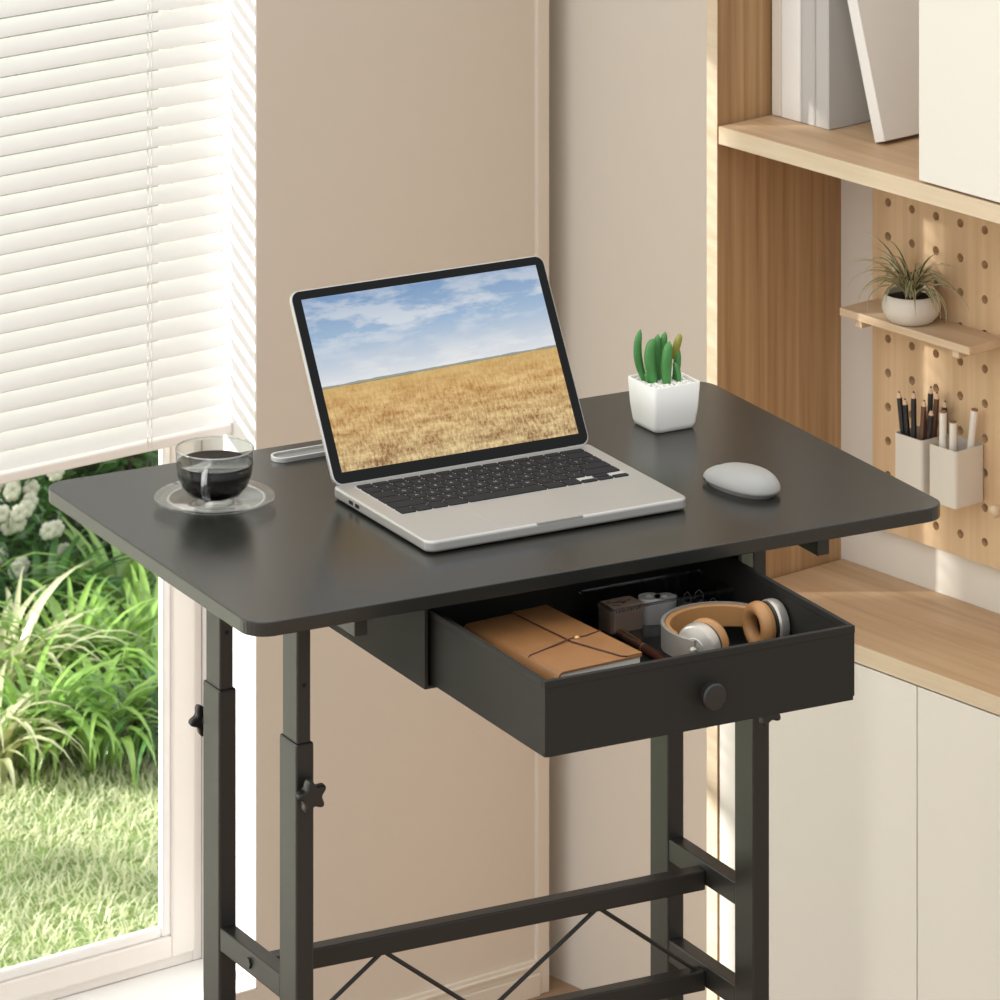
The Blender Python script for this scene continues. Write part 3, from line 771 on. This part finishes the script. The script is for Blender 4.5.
# books
def book(s, w, d, h, m, lb, lean=0, d0=-.118, ds=.0):
    b_ = thing('book', lb, 'book', PB(s, d0, 1.2135), RB, 'books on the long oak shelf')
    cv = BM(); tk = .0022
    add_box(cv, 0, 0, 0, tk, d, h); add_box(cv, w-tk, 0, 0, w, d, h); add_box(cv, tk, 0, 0, w-tk, tk, h)
    o1 = obj('cover', cv, m, b_, bevel=.0006); o2 = obj('pages', box(tk, tk, .003, w-tk, d-.003, h-.003), M['paper'], b_)
    if lean: b_.rotation_euler = (0, lean, RB)
book(.5395, .0155, .10, .30, M['book_cream'], 'cream book standing against the tall oak panel')
book(.5560, .0330, .105, .31, M['book_white'], 'thick white book standing second from the tall oak panel')
book(.5900, .0240, .10, .285, M['book_grey'], 'grey book standing third from the tall oak panel')
book(.6150, .0230, .095, .265, M['book_grey'], 'grey book standing next to the leaning white book')
book(.7160, .0170, .10, .27, M['book_white'], 'white book leaning against the standing books', lean=R(-16.5))

# pegboard
PS0, PS1, PZ0, PZ1 = .602, 1.60, .7165, 1.19
pgt = thing('pegboard', 'pale wood pegboard with round holes on the wall above the counter', 'pegboard', PB(PS0, -.012, PZ0), RB)
def pegboard_bm():
    bm = BM(); p = .0406; L = PS1-PS0; H = PZ1-PZ0
    xs0, zs0 = .0265-p/2, .0265-p/2
    nx = int((L-xs0)/p); nz = int((H-zs0-.001)/p)
    xs = [0]+[xs0+p*i for i in range(nx+1)]+[L]; zs = [0]+[zs0+p*i for i in range(nz+1)]+[H]
    cache = {}
    def V(x, y, z):
        k = (round(x, 5), round(y, 5), round(z, 5))
        if k not in cache: cache[k] = bm.verts.new((x, y, z))
        return cache[k]
    r = .0052; n = 16
    for i in range(len(xs)-1):
        for j in range(len(zs)-1):
            x0, x1, z0, z1 = xs[i], xs[i+1], zs[j], zs[j+1]
            hole = 1 <= i <= nx and 1 <= j <= nz
            for yv in (0, .0118):
                if not hole:
                    bm.faces.new((V(x0, yv, z0), V(x1, yv, z0), V(x1, yv, z1), V(x0, yv, z1)))
                else:
                    cx, cz = (x0+x1)/2, (z0+z1)/2
                    ring = [V(cx+r*math.cos(2*math.pi*k/n+math.pi/n), yv, cz+r*math.sin(2*math.pi*k/n+math.pi/n)) for k in range(n)]
                    cor = [V(x1, yv, z1), V(x0, yv, z1), V(x0, yv, z0), V(x1, yv, z0)]
                    for q in range(4):
                        seg_ = [ring[(k) % n] for k in range(q*4, q*4+4)]
                        # corner fan for this quadrant
                        for k in range(3): bm.faces.new((cor[q], seg_[k], seg_[k+1]))
                        bm.faces.new((cor[q], seg_[3], ring[(q*4+4) % n], cor[(q+1) % 4]))
            if hole:
                cx, cz = (x0+x1)/2, (z0+z1)/2
                for k in range(n):
                    a0, a1 = 2*math.pi*k/n+math.pi/n, 2*math.pi*(k+1)/n+math.pi/n
                    bm.faces.new((V(cx+r*math.cos(a0), 0, cz+r*math.sin(a0)), V(cx+r*math.cos(a1), 0, cz+r*math.sin(a1)),
                                  V(cx+r*math.cos(a1), .0118, cz+r*math.sin(a1)), V(cx+r*math.cos(a0), .0118, cz+r*math.sin(a0))))
    # outer edges
    bed = [e for e in bm.edges if len(e.link_faces) == 1]
    for x_ in (0, L):
        for j in range(len(zs)-1): bm.faces.new((V(x_, 0, zs[j]), V(x_, 0, zs[j+1]), V(x_, .0118, zs[j+1]), V(x_, .0118, zs[j])))
    for z_ in (0, H):
        for i in range(len(xs)-1): bm.faces.new((V(xs[i], 0, z_), V(xs[i+1], 0, z_), V(xs[i+1], .0118, z_), V(xs[i], .0118, z_)))
    return bm
obj('perforated_board', pegboard_bm(), M['peg'], pgt)

# little peg shelf
SHZ = .9900
ps = thing('peg_shelf', 'small pale wood shelf pegged to the pegboard under the spider plant', 'shelf', PB(.608, -.0722, SHZ-.0095), RB)
obj('board', box(0, 0, 0, .218, .060, .0095), M['shelf'], ps, bevel=.0006)
for x in (.030, .193):
    obj('support_peg', box(x-.0055, .002, -.0085, x+.0055, .060, 0), M['shelf'], ps, bevel=.0008)

# spider plant
sp = thing('spider_plant', 'spiky striped plant in a speckled pale bowl on the small peg shelf', 'plant', PB(.706, -.0490, SHZ))
obj('pot', lathe([(0, 0), (.020, 0), (.0265, .0025), (.0325, .0095), (.0350, .018), (.0342, .027), (.0318, .0335), (.0308, .0342), (.0298, .0335), (.0315, .026), (.031, .022), (0, .022)], 56), M['stone_pot'], sp, smooth=True)
obj('soil', lathe([(0, .0305), (.022, .0295), (.0300, .0275), (.0300, .0225), (0, .0225)], 40), M['soil'], sp, smooth=True)
wall_dir = Vector((.9767, .2148, 0))
for k in range(78):
    az = 2*math.pi*(k*.618034 % 1)+rnd.uniform(-.2, .2)
    dirv = Vector((math.cos(az), math.sin(az), 0))
    el = rnd.uniform(.2, 1.2)
    toward = dirv.dot(wall_dir)
    Ln = rnd.uniform(.060, .102)*(1 if toward < .25 else .55)
    if toward >= .25: el = rnd.uniform(.8, 1.25)
    start = Vector((0, 0, .0285))+dirv*rnd.uniform(.001, .008)
    pts = []; p = start.copy(); pitch_a = R(90)-(1-min(el, 1.2)/1.25)*R(52)
    nseg = 9; droop = rnd.uniform(.10, .24)
    for q in range(nseg+1):
        pts.append(p.copy()); p = p+(dirv*math.cos(pitch_a)+Vector((0, 0, math.sin(pitch_a))))*(Ln/nseg); pitch_a -= droop*(1+.12*q)
    side = dirv.cross(Vector((0, 0, 1)))
    w0 = rnd.uniform(.0016, .0026)
    wid = [w0*(.9+.4*math.sin(math.pi*min(1, q/nseg*1.1)))*max(.06, 1-(q/nseg)**2.2) for q in range(nseg+1)]
    lb = BM(); add_ribbon(lb, pts, wid, side, .45, (1, 0, 1))
    lf = obj('leaf', lb, None, sp, mats=[M['spider_green'], M['spider_cream']])
    sd = lf.modifiers.new('thick', 'SOLIDIFY'); sd.thickness = .0004

# pencil holders on the pegboard
def holder(s0, s1, z0, lb):
    h = thing('pencil_holder', lb, 'holder', PB((s0+s1)/2, -.0365, z0), RB, 'beige holders on the pegboard')
    hw = (s1-s0)/2; d = .0238; H = .0665
    bm = BM(); n_ = None; lv = []
    for q, z in ((0, 0), (0, H), (.0012, H), (.0012, .0012)):
        lv.append([bm.verts.new((x, y_, z)) for x, y_ in rrect(-hw+q, -d+q, hw-q, d-q, .0045-q, 5)])
    n_ = len(lv[0])
    for a, b2 in zip(lv, lv[1:]):
        for k in range(n_): bm.faces.new((a[k], a[(k+1) % n_], b2[(k+1) % n_], b2[k]))
    bm.faces.new(lv[0]); bm.faces.new(lv[-1])
    soft(obj('cup', bm, M['cup_beige'], h), 45)
    obj('back_bracket', box(-hw*.6, d-.0003, .006, hw*.6, d+.0006, H-.004), M['black_plastic'], h)
    return h
holder(.7455, .7915, .7915, 'beige square holder with white pens on the pegboard')
holder(.6880, .7350, .7915, 'beige square holder full of dark pencils on the pegboard')
def pencil(s, d, ln, ts, td, lb, kind='dark'):
    base = PB(s, d, .7915+.0022)
    p = thing('pencil' if kind != 'white' else 'pen', lb, 'pencil' if kind != 'white' else 'pen', base, RB, 'pencils in the left holder' if kind != 'white' else 'white pens in the right holder')
    top = Vector((ts, td, ln))
    ax = top.normalized()
    ln *= 1.09; r = .0034 if kind != 'white' else .0044
    body = M['pencil'] if kind == 'dark' else M['pencil_brown'] if kind == 'brown' else M['pen_white']
    start = Vector((0, 0, .0012))
    soft(obj('barrel', tube([start, start+ax*(ln*.93)], r, 6 if kind != 'white' else 14), body, p), 30 if kind != 'white' else 60)
    if kind == 'white':
        obj('end_cap', tube([start+ax*(ln*.93), start+ax*(ln*.945)], r*.9, 14), M['pen_cap'], p)
    else:
        obj('sharpened_end', tube([start+ax*(ln*.93), start+ax*(ln*.985)], [r*.97, r*.45], 12), M['pencil_end'], p)
        obj('lead', tube([start+ax*(ln*.985), start+ax*ln], [r*.42, r*.08], 10), M['void'], p)
pl = [(.697, -.046, .100, -.012, -.002, 'dark', 'dark pencil at the left edge of the left holder'),
      (.701, -.044, .094, -.006, -.004, 'dark', 'dark pencil second from the left edge of the left holder'),
      (.706, -.030, .084, -.004, .006, 'brown', 'short brown pencil between the dark pencils in the left holder'),
      (.712, -.050, .106, .001, -.002, 'dark', 'tall black pencil at the front middle of the left holder'),
      (.717, -.034, .108, .000, .006, 'dark', 'dark pencil behind the tall black one in the left holder'),
      (.720, -.050, .098, .004, .004, 'brown', 'brown pencil right of the tall black one in the left holder'),
      (.724, -.036, .104, .003, .008, 'brown', 'brown pencil at the back right of the left holder'),
      (.724, -.048, .090, .010, .004, 'dark', 'dark pencil slanting right at the front of the left holder'),
      (.728, -.030, .096, .008, .006, 'dark', 'dark pencil in the right corner of the left holder')]
for s, d, ln, ts, td, kd, lb in pl: pencil(s, d, ln, ts, td, lb, kd)
pencil(.757, -.048, .098, .000, .001, 'white pen at the left of the right holder', 'white')
pencil(.769, -.044, .090, .004, -.002, 'short white pen in the middle of the right holder', 'white')
pencil(.776, -.030, .103, .010, .006, 'white pen slanting right at the back of the right holder', 'white')
pk = thing('peg_hook', 'short pale wooden peg in the pegboard by the right frame edge', 'peg', PB(.839, -.0122, .797), RB)
obj('dowel', tube([(0, .006, 0), (0, -.030, 0)], .0047, 16), M['shelf'], pk)
obj('knob', add_lathe(BM(), [(0, 0), (.006, 0), (.0075, .002), (.0075, .006), (.006, .008), (0, .008)], 24), M['shelf'], pk, (0, -.028, 0), (R(90), 0, 0), smooth=True)

# ------------------------------------------------------------------ garden
GZ = -.35
gr = BM()
add_box(gr, -6, 1.75, GZ-.05, 5, 8, GZ)
struct('ground', gr, M['grass_soil'])
bed = box(-.2, 3.42, GZ, 4.5, 6.5, GZ+.006)
struct('planting_bed', bed, M['soil'])
gb = BM()
def blade(bm, p, h, az, lean, w):
    d_ = Vector((math.cos(az), math.sin(az), 0)); sd = Vector((-d_.y, d_.x, 0))*w
    q = p+d_*(lean*.35)+Vector((0, 0, h*.6)); tpt = p+d_*lean+Vector((0, 0, h))
    v = [bm.verts.new(x) for x in (p-sd, p+sd, q+sd*.75, q-sd*.75, tpt)]
    bm.faces.new((v[0], v[1], v[2], v[3])); bm.faces.new((v[3], v[2], v[4]))
for k in range(33000):
    x, yv = rnd.uniform(.05, 1.75), rnd.uniform(2.0, 3.45)
    blade(gb, Vector((x, yv, GZ)), rnd.uniform(.008, .022), rnd.uniform(0, 6.3), rnd.uniform(.008, .030), rnd.uniform(.0012, .0026))
lawn = obj('lawn_grass', gb, M['grass'])
tag(lawn, 'sunlit short lawn grass outside the window', 'grass', kind='stuff')

def strap_clump(x, yv, hgt, spread, n, m, lb, wl=.0078):
    c = thing('strap_leaf_clump', lb, 'plant', (x, yv, GZ), 0, 'strap leaf clumps along the lawn')
    bm = BM()
    for k in range(n):
        az = rnd.uniform(0, 2*math.pi); d_ = Vector((math.cos(az), math.sin(az), 0))
        L_ = hgt*rnd.uniform(.9, 1.6); a = R(rnd.uniform(62, 88)); dr_ = rnd.uniform(.10, .26)*spread
        p = d_*rnd.uniform(0, .03)+Vector((rnd.uniform(-.02, .02), rnd.uniform(-.02, .02), 0)); pts = []; ns = 8
        for q in range(ns+1):
            pts.append(p.copy()); p = p+(d_*math.cos(a)+Vector((0, 0, math.sin(a))))*(L_/ns); a -= dr_*(1+.25*q)
        w0 = wl*rnd.uniform(.6, 1.15)
        add_ribbon(bm, pts, [w0*(.55+.6*math.sin(math.pi*min(1, .15+q/ns*.85)))*max(.05, 1-(q/ns)**3) for q in range(ns+1)], d_.cross(Vector((0, 0, 1))), .35)
        if pts[-1].z < -.0: pass
    for v in bm.verts: v.co.z = max(v.co.z, .002)
    obj('foliage', bm, M[m], c, smooth=True)
    st_ = BM()
    for k in range(6):
        az = k*1.05; add_tube(st_, [(0.01*math.cos(az), .01*math.sin(az), 0), (.016*math.cos(az), .016*math.sin(az), hgt*.35)], [.006, .004], 6)
    obj('stem', st_, M['strap_c'], c)

def leafy(name, x, yv, rx, ry, rz_, cz, n, m, lb, cat='shrub', group='shrubs behind the strap leaves', ls=.03, trunk=None, aspect=.5, seed=0, clumps=0):
    r_ = random.Random(seed+int(x*1000)); cen = [Vector((r_.uniform(-.85, .85), r_.uniform(-.85, .85), r_.uniform(-.85, .85))) for _ in range(clumps)]; c = thing(name, lb, cat, (x, yv, GZ), 0, group)
    bm = BM()
    for k in range(n):
        while True:
            q = Vector((r_.uniform(-1, 1), r_.uniform(-1, 1), r_.uniform(-1, 1)))
            if .3 < q.length < 1: break
        q = q.normalized()*(q.length**.5)
        if cen: q = cen[k % clumps]+q*.17
        p = Vector((q.x*rx, q.y*ry, cz+q.z*rz_))
        if p.z < .01: p.z = r_.uniform(.01, .06)
        d_ = Vector((r_.uniform(-1, 1), r_.uniform(-1, 1), r_.uniform(-.6, .5))).normalized()
        s_ = d_.cross(Vector((r_.uniform(-1, 1), r_.uniform(-1, 1), r_.uniform(-1, 1)))).normalized()
        L_ = ls*r_.uniform(.6, 1.3); w_ = L_*aspect*.5
        nn = d_.cross(s_)*(.12*L_)
        v = [bm.verts.new(t_) for t_ in (p, p+d_*L_*.45+s_*w_+nn, p+d_*L_, p+d_*L_*.45-s_*w_+nn)]
        bm.faces.new((v[0], v[1], v[2])); bm.faces.new((v[0], v[2], v[3]))
    obj('foliage', bm, M[m], c)
    tk = BM()
    for k in range(5 if not trunk else 1):
        az = k*1.3; rr = .3*min(rx, ry) if not trunk else 0
        add_tube(tk, [(0, 0, 0), (rr*.5*math.cos(az), rr*.5*math.sin(az), cz*.6), (rr*math.cos(az), rr*math.sin(az), cz+rz_*.5)], [.010 if not trunk else trunk, .007 if not trunk else trunk*.8, .003], 8)
    obj('trunk', tk, M['bark'], c)
    return c

strap_clump(1.165, 3.36, .150, 1.0, 85, 'strap_b', 'yellow green strap leaf clump at the lawn edge, leftmost in the window')
strap_clump(1.262, 3.40, .165, 1.0, 90, 'strap_a', 'bright green strap leaf clump at the lawn edge, second from the left')
strap_clump(1.352, 3.34, .160, 1.0, 90, 'strap_a', 'bright green strap leaf clump at the lawn edge beside the window frame')
strap_clump(1.445, 3.32, .150, 1.0, 70, 'strap_c', 'dark green strap leaf clump at the lawn edge half behind the window frame')
strap_clump(1.300, 3.60, .190, .95, 90, 'strap_b', 'yellow green strap leaf clump in the second row, at the left')
strap_clump(1.415, 3.58, .200, .95, 95, 'strap_a', 'tall bright green strap leaf clump in the middle of the second row')
strap_clump(1.530, 3.56, .190, .95, 80, 'strap_a', 'bright green strap leaf clump in the second row beside the frame')
strap_clump(1.470, 3.86, .200, .9, 90, 'strap_c', 'dark strap leaf clump at the back, left of the window middle')
strap_clump(1.610, 3.84, .200, .9, 90, 'strap_a', 'bright strap leaf clump at the back beside the frame')
strap_clump(.90, 3.62, .170, 1.0, 80, 'strap_a', 'bright green strap leaf clump left of the window view, nearest the visible clumps')
strap_clump(.62, 3.66, .170, 1.0, 80, 'strap_b', 'yellow green strap leaf clump left of the window view, in the middle')
strap_clump(.34, 3.64, .170, 1.0, 80, 'strap_a', 'bright green strap leaf clump left of the window view, farthest left')
strap_clump(1.10, 3.72, .190, 1.0, 80, 'strap_c', 'dark strap leaf clump behind the leftmost yellow green clump')
leafy('leafy_shrub', 1.10, 4.15, .20, .14, .20, .21, 1900, 'hedge', 'dark green shrub left of the white leaf highlights', seed=14, ls=.035)
leafy('leafy_shrub', .62, 4.15, .22, .14, .22, .23, 1900, 'strap_c', 'broad dark shrub left of the window view', seed=15, ls=.035)
leafy('hedge_bush', 1.10, 4.85, .32, .15, .40, .40, 2600, 'hedge2', 'lighter hedge bush left of the broad hedge bush', 'hedge', 'hedge bushes at the back of the garden', .045, seed=16)
leafy('hedge_bush', .42, 4.85, .34, .15, .42, .42, 2600, 'hedge', 'hedge bush at the far left of the garden', 'hedge', 'hedge bushes at the back of the garden', .045, seed=17)
leafy('highlighted_shrub', 1.455, 4.05, .11, .12, .17, .17, 1500, 'strap_c', 'dark shrub with white blobs as leaf highlights at the left edge of the window', seed=3)
fs = bpy.data.objects['highlighted_shrub']
for k in range(46):  # white clusters modelled in place of blown-out highlights on the leaves
    r_ = rnd; p = Vector((r_.uniform(-.11, .10), r_.uniform(-.16, -.10), r_.uniform(.12, .36)))
    fbm = BM()
    for q in range(6):
        a = q*math.pi/3; cpt = Vector((math.cos(a)*.008, 0, math.sin(a)*.008))
        g = bmesh.ops.create_icosphere(fbm, subdivisions=1, radius=.0090)['verts']; bmesh.ops.scale(fbm, verts=g, vec=(1, .4, 1)); bmesh.ops.translate(fbm, verts=g, vec=cpt+p)
    obj('leaf_highlight', fbm, M['highlight'], fs, smooth=True)
leafy('leafy_shrub', 1.600, 4.22, .12, .12, .17, .18, 1900, 'hedge', 'round dark green shrub behind the tall strap leaves', seed=4, ls=.035)
leafy('leafy_shrub', 1.815, 4.20, .13, .12, .18, .19, 1900, 'strap_c', 'dark green shrub close to the window frame at the back', seed=5, ls=.035)
leafy('hedge_bush', 1.70, 4.75, .28, .15, .36, .36, 3200, 'hedge', 'broad hedge bush behind the shrub with white highlights', 'hedge', 'hedge bushes at the back of the garden', .045, seed=6)
leafy('hedge_bush', 2.06, 4.72, .26, .15, .38, .38, 3200, 'hedge2', 'lighter hedge bush seen just below the blind by the frame', 'hedge', 'hedge bushes at the back of the garden', .045, seed=7)
leafy('garden_tree', 1.75, 5.3, .42, .25, .75, 1.0, 5200, 'hedge2', 'pale leafy tree glimpsed through the left half of the blind', 'tree', 'trees behind the blind', .07, trunk=.04, seed=8)
leafy('garden_tree', 2.40, 5.4, .42, .25, .75, 1.0, 5200, 'hedge', 'darker leafy tree glimpsed through the right half of the blind', 'tree', 'trees behind the blind', .07, trunk=.04, seed=9)

tree = leafy('garden_tree', -1.25, 4.0, 1.05, .62, .50, .85, 1500, 'hedge', 'unseen open leafy tree added left of the window view to dapple the lawn', 'tree', None, .075, trunk=.03, seed=11, clumps=17)  # out of view, added so that its shade dapples the lawn

leafy('garden_tree', .86, 4.52, 1.75, 1.45, .38, 2.15, 2600, 'hedge', 'unseen tall tree added to shade the planting with its broad crown', 'tree', None, .19, trunk=.05, seed=12)  # crown out of view, added to keep sky light off the planting

# ------------------------------------------------------------------ light, sky, camera
w = bpy.data.worlds.new('world'); SC.world = w; w.use_nodes = True
bg = w.node_tree.nodes['Background']; bg.inputs['Color'].default_value = (.965, .99, 1, 1)
# a hazy bright sky: strongest above and towards the garden side, dimmer towards the room's far side
WN, WL = w.node_tree.nodes, w.node_tree.links
wt = WN.new('ShaderNodeTexCoord'); wd = WN.new('ShaderNodeVectorMath'); wd.operation = 'DOT_PRODUCT'
wd.inputs[1].default_value = Vector((-.62, .30, .72)).normalized(); WL.new(wt.outputs['Generated'], wd.inputs[0])
wr = WN.new('ShaderNodeMapRange'); wr.interpolation_type = 'SMOOTHSTEP'
for i_, v_ in (('From Min', -.45), ('From Max', .9), ('To Min', .80), ('To Max', 1.95)): wr.inputs[i_].default_value = v_
WL.new(wd.outputs['Value'], wr.inputs['Value']); WL.new(wr.outputs['Result'], bg.inputs['Strength'])
sun = bpy.data.lights.new('sun', 'SUN'); sun.energy = 8.0; sun.angle = R(1.7); sun.color = (1, .98, .94)
so = bpy.data.objects.new('sun', sun); COL.objects.link(so)
so.rotation_euler = Vector((1, -.5, -.42)).to_track_quat('-Z', 'Y').to_euler(); so.location = (-4, 4, 4)

cam = bpy.data.cameras.new('camera'); co = bpy.data.objects.new('camera', cam); COL.objects.link(co)
co.location = (-2.60254, -5.40006, 3.03435); co.rotation_euler = (R(90), 0, -.489367)
cam.dof.use_dof = True; cam.dof.focus_distance = 6.4; cam.dof.aperture_fstop = 30
cam.sensor_width = 36; cam.lens = 6159.883*36/1000; cam.shift_y = -1.915167; cam.clip_end = 100; cam.clip_start = .5
SC.camera = co
SC.view_settings.view_transform = 'Standard'; SC.view_settings.look = 'None'; SC.view_settings.exposure = 0; SC.view_settings.gamma = 1; SC.view_settings.use_curve_mapping = False
SC.cycles.max_bounces = 12; SC.cycles.transparent_max_bounces = 16; SC.cycles.transmission_bounces = 10
SC.cycles.use_denoising = True; SC.cycles.caustics_reflective = False
